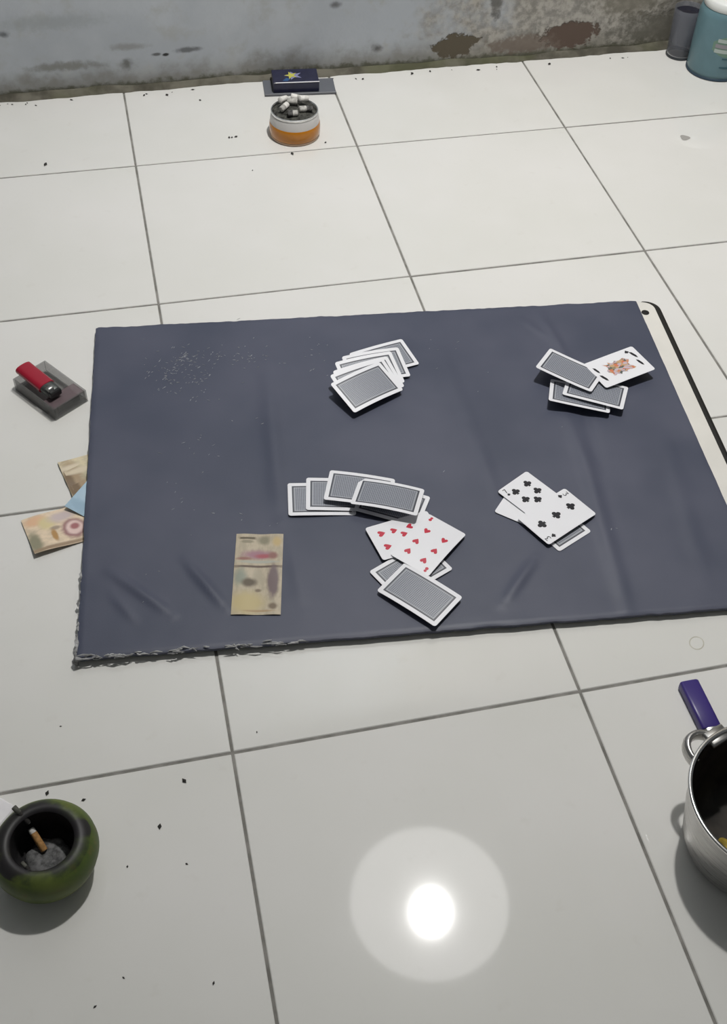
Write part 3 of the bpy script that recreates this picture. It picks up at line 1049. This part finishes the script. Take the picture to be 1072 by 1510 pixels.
# ============================================================ GREEN ASHTRAY BOWL
n = Nodes('green_glaze_with_soot')
oc = n.coord('Object')
sp = n.new('ShaderNodeSeparateXYZ')
n.link(oc, sp.inputs[0])
nz_ = n.noise(oc, 28.0, 4.0)
nz2 = n.noise(oc, 75.0, 3.0)
gcol = n.mix(n.smooth(nz_, 0.35, 0.65), (0.060, 0.095, 0.014), (0.105, 0.135, 0.024))
gcol = n.mix(n.smooth(nz2, 0.58, 0.75, 0, 0.5), gcol, (0.12, 0.10, 0.022))
rr = n.math('SQRT', n.math('ADD', n.math('MULTIPLY', sp.outputs[0], sp.outputs[0]), n.math('MULTIPLY', sp.outputs[1], sp.outputs[1])))


def soot(col, x, y, rx, ry, wk=0.9, amt=0.95):
    dx = n.math('DIVIDE', n.math('SUBTRACT', sp.outputs[0], x), rx)
    dy = n.math('DIVIDE', n.math('SUBTRACT', sp.outputs[1], y), ry)
    d_ = n.math('SQRT', n.math('ADD', n.math('MULTIPLY', dx, dx), n.math('MULTIPLY', dy, dy)))
    d_ = n.math('ADD', d_, n.math('MULTIPLY', n.math('SUBTRACT', nz_, 0.5), wk))
    d_ = n.math('ADD', d_, n.smooth(sp.outputs[2], 0.046, 0.054, 3.0, 0.0))
    return n.mix(n.smooth(d_, 0.6, 1.15, amt, 0.0), col, (0.012, 0.010, 0.012))


gcol = soot(gcol, -0.017, 0.008, 0.047, 0.044, 1.5)
gcol = soot(gcol, 0.0, 0.0, 0.043, 0.043, 1.6)
gcol = soot(gcol, 0.040, 0.006, 0.018, 0.010, 1.3)
gcol = soot(gcol, -0.030, -0.022, 0.024, 0.016, 1.3)
n.set(Base_Color=gcol, Roughness=0.52)
M_GREEN = n.m
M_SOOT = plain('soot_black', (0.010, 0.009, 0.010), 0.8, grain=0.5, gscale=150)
bowl = tag(empty('ashtray_bowl', (-0.1960, -0.0930, 0.0)), 'round green bowl used as an ashtray, its mouth blackened with soot', 'ashtray')
mb = MB()
prof = [(0.0, 0.0), (0.026, 0.0), (0.030, 0.0015), (0.041, 0.011), (0.0490, 0.023), (0.0520, 0.034), (0.0512, 0.043), (0.0480, 0.0505), (0.0430, 0.0560), (0.0375, 0.0588), (0.0330, 0.0585), (0.0308, 0.0560)]
mb.lathe(prof, 64)
mb.build('body', M_GREEN, bowl, True, 60)
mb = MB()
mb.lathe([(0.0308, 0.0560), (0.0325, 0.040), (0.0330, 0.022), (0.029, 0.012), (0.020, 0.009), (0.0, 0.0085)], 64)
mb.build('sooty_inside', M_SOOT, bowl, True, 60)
mb = MB()
ro = random.Random(5)
mb.lathe([(0.0235, 0.0090), (0.0220, 0.0150), (0.0175, 0.0200), (0.010, 0.0215), (0.0, 0.0205)], 40, wob=lambda a_, k: 0.06 * math.sin(7 * a_ + k))
tag(mb.build('ash_mound', plain('grey_ash', (0.13, 0.13, 0.13), 0.95, grain=0.5, gscale=180), bowl, True, 60, loc=(-0.0005, 0.002, 0)), 'grey ash ring in the bottom')
butt((-0.1990, -0.0860, 0.0225), (-0.2095, -0.0665, 0.0360), 0.80, 'orange filtered cigarette butt standing in the ash of the green bowl', 'butts in the green bowl', 0.0036,
     (plain('orange_filter', (0.50, 0.27, 0.10), 0.7, grain=0.25, gscale=260), M_PAPER), False)
# white top end of that butt is its filter face; a second one leans on the rim
butt((-0.2205, -0.0555, 0.0640), (-0.2090, -0.0680, 0.0500), 0.35, 'charred grey cigarette butt leaning on the rim of the green bowl', 'butts in the green bowl', 0.0028,
     (plain('grey_char', (0.10, 0.10, 0.085), 0.9, grain=0.4, gscale=200), plain('black_char', (0.03, 0.028, 0.026), 0.9)))
butt((-0.2215, -0.0930, 0.0200), (-0.2150, -0.1020, 0.0190), 0.6, 'thin grey burnt stub lying at the left inside the green bowl', 'butts in the green bowl', 0.0020,
     (plain('grey_char', (0.10, 0.10, 0.085), 0.9, grain=0.4, gscale=200), plain('black_char', (0.03, 0.028, 0.026), 0.9)))

# white paper packet at the left border
pk = tag(empty('paper_packet', (-0.2585, -0.0165, 0.0), math.radians(-42)), 'white paper packet on the floor just behind the green bowl', 'packet')
mb = MB()
mb.box(-0.030, 0.026, -0.016, 0.016, 0.0, 0.006, bevel=0.0014)
mb.build('body', plain('white_paper', (0.80, 0.78, 0.80), 0.6, grain=0.04, gscale=60), pk)
mb = MB()
mb.add([(-0.020, -0.008, 0.0062), (0.004, -0.010, 0.0062), (0.006, -0.004, 0.0062), (-0.018, -0.001, 0.0062)], [(0, 1, 2, 3)])
mb.build('printed_mark', plain('grey_print', (0.42, 0.42, 0.42), 0.6), pk)

# ============================================================ STEEL POT
pot = tag(empty('steel_pot', (0.5084, -0.2142, 0.0)), 'stainless steel pot with a folded steel ear, dark inside, at the right border', 'pot')
n = Nodes('brushed_steel')
q = n.noise(n.vmath('MULTIPLY', n.coord('Object'), (8, 8, 260)), 3.0, 3.0)
n.set(Base_Color=n.mix(n.smooth(q, 0.3, 0.7), (0.42, 0.41, 0.40), (0.60, 0.59, 0.57)), Roughness=n.smooth(q, 0.3, 0.7, 0.26, 0.38))
n.b.inputs['Metallic'].default_value = 1.0
M_STEEL = n.m
PR, PH = 0.0850, 0.100
mb = MB()
mb.lathe([(0.0, 0.0), (0.056, 0.0), (0.062, 0.002), (0.0675, 0.007), (0.0710, 0.016), (0.0785, 0.060), (0.0818, PH - 0.006), (0.0825, PH - 0.003)], 96)
mb.build('body', M_STEEL, pot, True, 60)
mb = MB()
mb.lathe([(0.0825, PH - 0.0035), (PR, PH - 0.0025), (PR + 0.0006, PH - 0.001), (PR, PH + 0.0008), (PR - 0.003, PH + 0.0012), (0.0805, PH - 0.001), (0.0800, PH - 0.004)], 96)
mb.build('rim', plain('polished_steel', (0.78, 0.77, 0.75), 0.16, 1.0), pot, True, 80)
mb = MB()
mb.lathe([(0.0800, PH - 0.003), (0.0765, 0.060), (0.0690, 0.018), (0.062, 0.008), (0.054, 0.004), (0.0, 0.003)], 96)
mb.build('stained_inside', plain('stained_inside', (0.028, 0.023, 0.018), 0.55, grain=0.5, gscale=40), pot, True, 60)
PC = Vector((0.5084, -0.2142, 0.0))
# steel tongue where the ear is riveted to the rim
ta = math.radians(108)
mb = MB()
mb.box(0.074, 0.092, -0.013, 0.013, 0.0905, 0.0975, M=Matrix.Rotation(ta, 4, 'Z'), bevel=0.002)
mb.build('ear_tongue', M_STEEL, pot, True, 60)
# folded steel ear beside the handle
ea = math.radians(122)
ed = Vector((math.cos(ea), math.sin(ea), 0))
es = Vector((-ed.y, ed.x, 0))
mb = MB()
pts = []
for k in range(15):
    a_ = math.pi * k / 14
    pts.append(ed * (0.078 + 0.0215 * math.sin(a_)) + es * 0.0185 * math.cos(a_) + Vector((0, 0, 0.088 + 0.002 * math.sin(a_))))
mb.tube(pts, 0.0042, 10, flat=2.0)
mb.build('ear_loop', M_STEEL, pot, True, 60)

# purple lighter on the floor behind the pot
pl_ = tag(empty('lighter', (0.5235, -0.0510, 0.0068), math.radians(90.5)), 'purple plastic lighter lying on the floor behind the steel pot', 'lighter')


def rbox_sec(w_, h_):
    return [(a_, b_) for a_, b_ in oval(w_, h_, 24, 6.0)]


mb = MB()
xtrude(mb, [(-0.030, rbox_sec(0.0105, 0.0062)), (-0.029, rbox_sec(0.0115, 0.0067)), (0.0315, rbox_sec(0.0115, 0.0067)), (0.0330, rbox_sec(0.0105, 0.0058))])
mb.build('fuel_body', plain('purple_plastic', (0.040, 0.024, 0.17), 0.35), pl_, True, 40)
mb = MB()
xtrude(mb, [(-0.044, oval(0.0085, 0.0055)), (-0.043, oval(0.0100, 0.0062)), (-0.030, oval(0.0104, 0.0064))])
mb.build('metal_hood', plain('hood_steel', (0.55, 0.55, 0.54), 0.3, 1.0), pl_, True, 40)

# scraps inside the pot
rnd = random.Random(21)


def scrap(x, y, z, size, mat, label, name='food_scrap', rot=0.0):
    b_ = MB()
    for j in range(5):
        for i in range(7):
            u, v = i / 6 - .5, j / 4 - .5
            b_.v.append((u * size, v * size * 0.38 * (1 - 1.2 * u * u), size * (0.22 * math.cos(u * 3) + 0.10 * math.sin(5 * v + 3 * u)) + 0.0008))
    for j in range(4):
        for i in range(6):
            b_.f.append((j * 7 + i, j * 7 + i + 1, (j + 1) * 7 + i + 1, (j + 1) * 7 + i)); b_.mi.append(0)
    ob = b_.build(name, mat, None, True, 70, loc=(x, y, z), rot=(rnd.uniform(-.5, .5), rnd.uniform(-.3, .3), rot))
    md = ob.modifiers.new('thickness', 'SOLIDIFY')
    md.thickness = 0.0016
    return tag(ob, label, 'scrap', 'scraps in the pot')


M_YEL = plain('yellow_peel', (0.32, 0.23, 0.035), 0.6, grain=0.4, gscale=90)
M_BRN = plain('brown_peel', (0.13, 0.065, 0.025), 0.6, grain=0.4, gscale=90)
scrap(0.484, -0.223, 0.0090, 0.036, M_YEL, 'yellow peel scrap in the pot, nearest its left wall', rot=1.9)
scrap(0.496, -0.246, 0.0090, 0.034, M_BRN, 'brown peel scrap in the pot, closest to the near wall', rot=0.4)
scrap(0.512, -0.205, 0.0085, 0.038, plain('dark_peel', (0.07, 0.05, 0.03), 0.6, grain=0.4, gscale=90), 'dark brown scrap in the middle of the pot', rot=2.6)
scrap(0.505, -0.228, 0.0150, 0.030, M_YEL, 'yellow peel scrap lying on the brown one in the pot', rot=0.9)

# ============================================================ ORANGE TUB OF BUTTS
TX, TY = 0.2955, 1.2590
tub = tag(empty('ashtray_tub', (TX, TY, 0.0)), 'orange and white tub heaped with ash and cigarette butts near the wall', 'ashtray')
mb = MB()
mb.lathe([(0.0, 0.0), (0.043, 0.0), (0.0450, 0.0015), (0.0458, 0.004), (0.0448, 0.0055)], 56)
mb.build('clear_foot', plain('peach_plastic', (0.72, 0.50, 0.34), 0.25, trans=0.3), tub, True, 60)
mb = MB()
mb.lathe([(0.0448, 0.0050), (0.0464, 0.0075), (0.0466, 0.020), (0.0460, 0.0265), (0.0450, 0.0285)], 56)
tag(mb.build('orange_band', plain('amber_plastic', (0.56, 0.205, 0.008), 0.22, trans=0.12, coat=0.4), tub, True, 60), 'glossy orange band')
mb = MB()
mb.lathe([(0.0450, 0.0280), (0.0448, 0.033), (0.0432, 0.042), (0.0420, 0.0455)], 56)
mb.build('white_collar', plain('milky_plastic', (0.72, 0.70, 0.68), 0.3, trans=0.15), tub, True, 60)
mb = MB()
mb.lathe([(0.0418, 0.0450), (0.0430, 0.0465), (0.0428, 0.0490), (0.0412, 0.0496), (0.0400, 0.0480), (0.0396, 0.030), (0.0, 0.029)], 56)
mb.build('foil_rim', plain('foil', (0.75, 0.75, 0.74), 0.2, 1.0, grain=0.15, gscale=140), tub, True, 60)
mb = MB()
ring_pts = [(0.0, 0.0560), (0.012, 0.0548), (0.022, 0.0515), (0.031, 0.0470), (0.0394, 0.0420)]
mb.lathe(ring_pts[::-1], 40, wob=lambda a_, k: 0.0 if k == 0 else 0.10 * math.sin(5 * a_ + 2 * k) * (k / 4), mi=0)
tag(mb.build('ash_heap', plain('dark_ash', (0.055, 0.055, 0.048), 0.95, grain=0.7, gscale=130), tub, True, 70), 'dark heap of ash', kind='stuff')
M_GREYB = plain('dirty_paper', (0.42, 0.41, 0.38), 0.85, grain=0.35, gscale=160)
M_WHT = plain('white_filter', (0.74, 0.72, 0.68), 0.8, grain=0.1, gscale=200)
GB = 'butts in the orange tub'
for (ax, ay, az, bx, by, bz, mts, lab) in [
    (-0.024, 0.012, 0.059, -0.010, 0.026, 0.0530, (M_WHT, M_WHT), 'white cigarette butt at the far left of the orange tub heap'),
    (-0.002, 0.024, 0.058, 0.018, 0.020, 0.0530, (M_WHT, M_GREYB), 'white cigarette butt lying along the far side of the orange tub'),
    (0.010, 0.004, 0.063, 0.026, 0.012, 0.0570, (M_WHT, M_WHT), 'white cigarette butt sticking up right of centre in the orange tub'),
    (-0.026, -0.010, 0.052, -0.012, 0.000, 0.0560, (M_GREYB, M_WHT), 'greyish cigarette butt on the left side of the orange tub heap'),
    (-0.012, 0.006, 0.059, 0.006, 0.000, 0.0590, (M_GREYB, M_GREYB), 'grey cigarette butt across the middle of the orange tub heap'),
    (0.006, -0.016, 0.0535, 0.030, -0.010, 0.0490, (M_GREYB, M_ASH), 'dark burnt cigarette butt at the near right of the orange tub'),
    (-0.016, -0.022, 0.0500, 0.002, -0.024, 0.0500, (M_ASH, M_GREYB), 'burnt cigarette butt nearest the foil rim of the orange tub'),
]:
    butt((TX + ax, TY + ay, az + 0.004), (TX + bx, TY + by, bz + 0.005), 0.5, lab, GB, 0.0054, mts)

# ============================================================ CIGARETTE PACK ON TRAY
PA = math.radians(-5.0)
tray = tag(empty('plastic_tray', (0.3345, 1.4300, 0.0), PA), 'grey clear plastic sheet on the floor against the wall under the blue pack', 'tray')
M_SHEET = plain('grey_clear_sheet', (0.17, 0.18, 0.205), 0.25, alpha=0.72)
mb = MB()
mb.box(-0.0690, 0.0690, -0.031, 0.028, 0.0002, 0.0022, bevel=0.0005)
mb.build('sheet', M_SHEET, tray)
mb = MB()
mb.box(-0.0690, 0.0690, -0.0330, -0.031, 0.0002, 0.0050, bevel=0.0006)
mb.build('front_lip', plain('dark_clear_edge', (0.13, 0.135, 0.15), 0.25), tray)

pack = tag(empty('cigarette_pack', (0.3275, 1.4330, 0.0023), PA), 'dark blue cigarette pack with a yellow star mark lying against the wall', 'cigarette pack')
M_NAVY = plain('navy_card', (0.020, 0.021, 0.050), 0.30, grain=0.15, gscale=60)
mb = MB()
mb.box(-0.0440, 0.0440, -0.0265, 0.0265, 0.0, 0.0205, bevel=0.0012)
mb.build('body', M_NAVY, pack)
mb = MB()
mb.box(-0.0400, 0.0445, -0.0272, -0.0258, 0.0196, 0.0212, bevel=0.0004)
mb.build('foil_edge', plain('bright_edge', (0.85, 0.85, 0.88), 0.3), pack)
star = []
for k in range(10):
    r_ = (0.016 if k % 2 == 0 else 0.0065)
    a_ = math.pi / 2 + k * math.pi / 5 + 0.3
    star.append((-0.006 + r_ * 1.15 * math.cos(a_), 0.001 + r_ * 1.05 * math.sin(a_)))
mb = MB()
mb.add([(x + 0.003, y - 0.001, 0.0207) for x, y in star], [tuple(range(10))])
mb.build('pale_star_print', plain('lilac_print', (0.24, 0.24, 0.42), 0.4), pack)
mb = MB()
mb.add([(-0.008 + (x + 0.006) * 0.72, y * 0.9, 0.0209) for x, y in star], [tuple(range(10))])
mb.build('star_print', plain('yellow_print', (0.50, 0.48, 0.10), 0.4), pack)
mb = MB()
mb.add([(-0.026, -0.020, 0.0207), (-0.016, -0.021, 0.0207), (-0.010, -0.012, 0.0207), (-0.018, -0.008, 0.0207)], [(0, 1, 2, 3)])
mb.build('blue_print', plain('blue_print', (0.03, 0.09, 0.22), 0.4), pack)

# ============================================================ BLUE CANISTER AND TUMBLER
can = tag(empty('canister', (1.1775, 1.3690, 0.0)), 'teal blue plastic canister with a printed label and white top by the wall', 'canister')
M_TEAL = plain('teal_plastic', (0.115, 0.205, 0.235), 0.35, grain=0.06, gscale=25)
CR = 0.056
mb = MB()
mb.lathe([(0.0, 0.002), (CR - 0.004, 0.002), (CR - 0.0005, 0.006), (CR, 0.012), (CR, 0.118), (CR - 0.002, 0.126), (CR - 0.006, 0.132)], 72)
mb.build('body', M_TEAL, can, True, 50)
mb = MB()
mb.lathe([(0.0, 0.0), (CR - 0.002, 0.0), (CR + 0.0010, 0.0015), (CR + 0.0010, 0.0042), (CR - 0.001, 0.0062)], 72)
mb.build('base_ring', plain('dark_teal', (0.035, 0.06, 0.085), 0.4), can, True, 50)
mb = MB()
mb.lathe([(CR - 0.006, 0.131), (CR - 0.004, 0.133), (CR - 0.004, 0.146), (CR - 0.008, 0.150), (0.0, 0.151)], 72)
mb.build('lid', plain('white_lid', (0.74, 0.76, 0.74), 0.35), can, True, 50)


def wrap(mb_, pts, r, a0):
    """Outline (s along the circumference, z) wrapped round the canister."""
    vs_ = []
    for s, z in pts:
        a_ = a0 + s / r
        vs_.append((r * math.cos(a_), r * math.sin(a_), z))
    mb_.add(vs_, [tuple(range(len(pts)))])


def strip(s0, s1, z0, z1, mat, name, lift, slope=0.0, k=8, a0=math.radians(-112), taper=False, parent=None):
    mb_ = MB()
    r_ = CR + lift
    for i in range(k + 1):
        s = s0 + (s1 - s0) * i / k
        a_ = a0 + s / r_
        zz = slope * (s - s0)
        t_ = math.sin(math.pi * (0.12 + 0.76 * i / k)) if taper else 1.0
        zm, hh = (z0 + z1) / 2 + zz, (z1 - z0) / 2 * t_
        mb_.v += [(r_ * math.cos(a_), r_ * math.sin(a_), zm - hh), (r_ * math.cos(a_), r_ * math.sin(a_), zm + hh)]
    for i in range(k):
        mb_.f.append((2 * i, 2 * i + 2, 2 * i + 3, 2 * i + 1)); mb_.mi.append(0)
    return mb_.build(name, mat, parent or can, True)


lbl = strip(-0.022, 0.045, 0.050, 0.092, plain('label_green', (0.150, 0.250, 0.190), 0.4), 'label', 0.0003, taper=True)
strip(-0.014, 0.045, 0.079, 0.086, plain('label_pale', (0.40, 0.46, 0.43), 0.4), 'lettering', 0.0006, -0.03, parent=lbl)
strip(-0.017, 0.040, 0.068, 0.076, plain('label_mauve', (0.26, 0.25, 0.27), 0.4), 'lettering', 0.0006, -0.03, parent=lbl)
strip(-0.017, 0.040, 0.0585, 0.066, plain('label_pale', (0.40, 0.46, 0.43), 0.4), 'lettering', 0.0006, -0.03, parent=lbl)
strip(0.002, 0.040, 0.046, 0.0485, plain('label_navy', (0.03, 0.10, 0.13), 0.4), 'lettering', 0.0006, -0.03, parent=lbl)
strip(0.000, 0.040, 0.028, 0.032, plain('label_navy', (0.03, 0.10, 0.13), 0.4), 'lettering', 0.0006, -0.03, taper=True, parent=lbl)

gl = tag(empty('tumbler', (1.1290, 1.4360, 0.0)), 'clear tumbler of dark drink half hidden behind the teal canister', 'tumbler')
M_GLASS = plain('tumbler_glass', (0.20, 0.21, 0.24), 0.08, alpha=0.45)
GR = 0.026
mb = MB()
mb.lathe([(0.0, 0.0), (GR - 0.002, 0.0), (GR, 0.003), (GR + 0.001, 0.030), (GR + 0.003, 0.098), (GR + 0.0024, 0.0990), (GR + 0.0012, 0.098), (GR - 0.0012, 0.032), (GR - 0.003, 0.028), (0.0, 0.028)], 48)
mb.build('glass', M_GLASS, gl, True, 50)
mb = MB()
mb.lathe([(0.0, 0.0285), (GR - 0.0032, 0.0285), (GR - 0.0014, 0.032), (GR + 0.0008, 0.090), (0.0, 0.090)], 48)
mb.build('drink', plain('dark_drink', (0.012, 0.012, 0.022), 0.1), gl, True, 50)
mb = MB()
mb.lathe([(GR - 0.002, 0.0002), (GR + 0.0008, 0.001), (GR + 0.0012, 0.0042), (GR + 0.0002, 0.006)], 48)
mb.build('foot_ring', plain('dark_foot', (0.04, 0.045, 0.05), 0.3), gl, True, 50)

# ============================================================ GRIT ON THE FLOOR
gr = MB()
rnd = random.Random(9)
pts = [(-0.0547, -0.0242, 1.6), (-0.0854, -0.0714, 1.5), (-0.1218, -0.1086, .8), (-0.0634, -0.1177, .8), (-0.1346, -0.2191, .7), (-0.0523, -0.2416, .9), (-0.1625, -0.2406, .8), (-0.1971, -0.0098, 1.4),
       (-0.1607, -0.0252, 1.2), (-0.1548, 1.2297, 2.2), (0.1877, 1.2669, 1.8), (0.1800, 1.2660, 1.3), (0.1752, 1.2666, 1.5), (0.2788, 1.1923, 2.2), (0.345, 1.22, 1.3), (0.08, 1.44, 2), (0.14, 1.41, 1.4),
       (0.2, 1.15, 1.0), (0.03, 0.02, .6), (-0.18, 0.07, .6), (0.37, -0.41, 1), (0.7, 1.44, 2), (0.85, 1.44, 2.2)]
for i in range(26):
    pts.append((rnd.uniform(-0.24, 1.15), WALL_Y - 0.02 - abs(rnd.gauss(0, 0.012)), rnd.uniform(0.6, 1.8)))
for (x, y, s) in pts:
    s *= 0.0016
    an = rnd.uniform(0, 3.1)
    Mx = Matrix.Translation((x, y, s * 0.35)) @ Matrix.Rotation(an, 4, 'Z') @ Matrix.Diagonal((1.5, 0.9, 0.6, 1))
    vs_ = [tuple(Mx @ (Vector(v_) * s * rnd.uniform(0.8, 1.2))) for v_ in [(1, 0, 0), (0, 1, 0), (-1, 0, 0), (0, -1, 0), (.2, .1, .9), (0, 0, -.6)]]
    gr.add(vs_, [(0, 1, 4), (1, 2, 4), (2, 3, 4), (3, 0, 4), (1, 0, 5), (2, 1, 5), (3, 2, 5), (0, 3, 5)])
tag(gr.build('floor_grit', plain('dark_grit', (0.035, 0.033, 0.03), 0.9)), 'dark specks of grit scattered over the pale floor tiles', 'grit', kind='stuff')

# grey smudge and dried water ring on the tiles
mb = MB()
mb.lathe([(0.0095, 0.00005), (0.0088, 0.0003), (0.0080, 0.00005)], 40, wob=lambda a_, k: 0.08 * math.sin(2 * a_))
tag(mb.build('water_ring', plain('dried_ring', (0.52, 0.50, 0.43), 0.4), loc=(0.5599, 0.0370, 0)), 'faint dried ring on the tile below the right part of the mat', 'stain')
mb = MB()
mb.lathe([(0.0, 0.0007), (0.006, 0.0005), (0.009, 0.0001)], 20, wob=lambda a_, k: 0.15 * math.sin(3 * a_ + k))
tag(mb.build('floor_smudge', plain('grey_smudge', (0.34, 0.33, 0.31), 0.8), loc=(1.0106, 1.1259, 0)), 'grey smudge on the bright tile in front of the teal canister', 'stain')
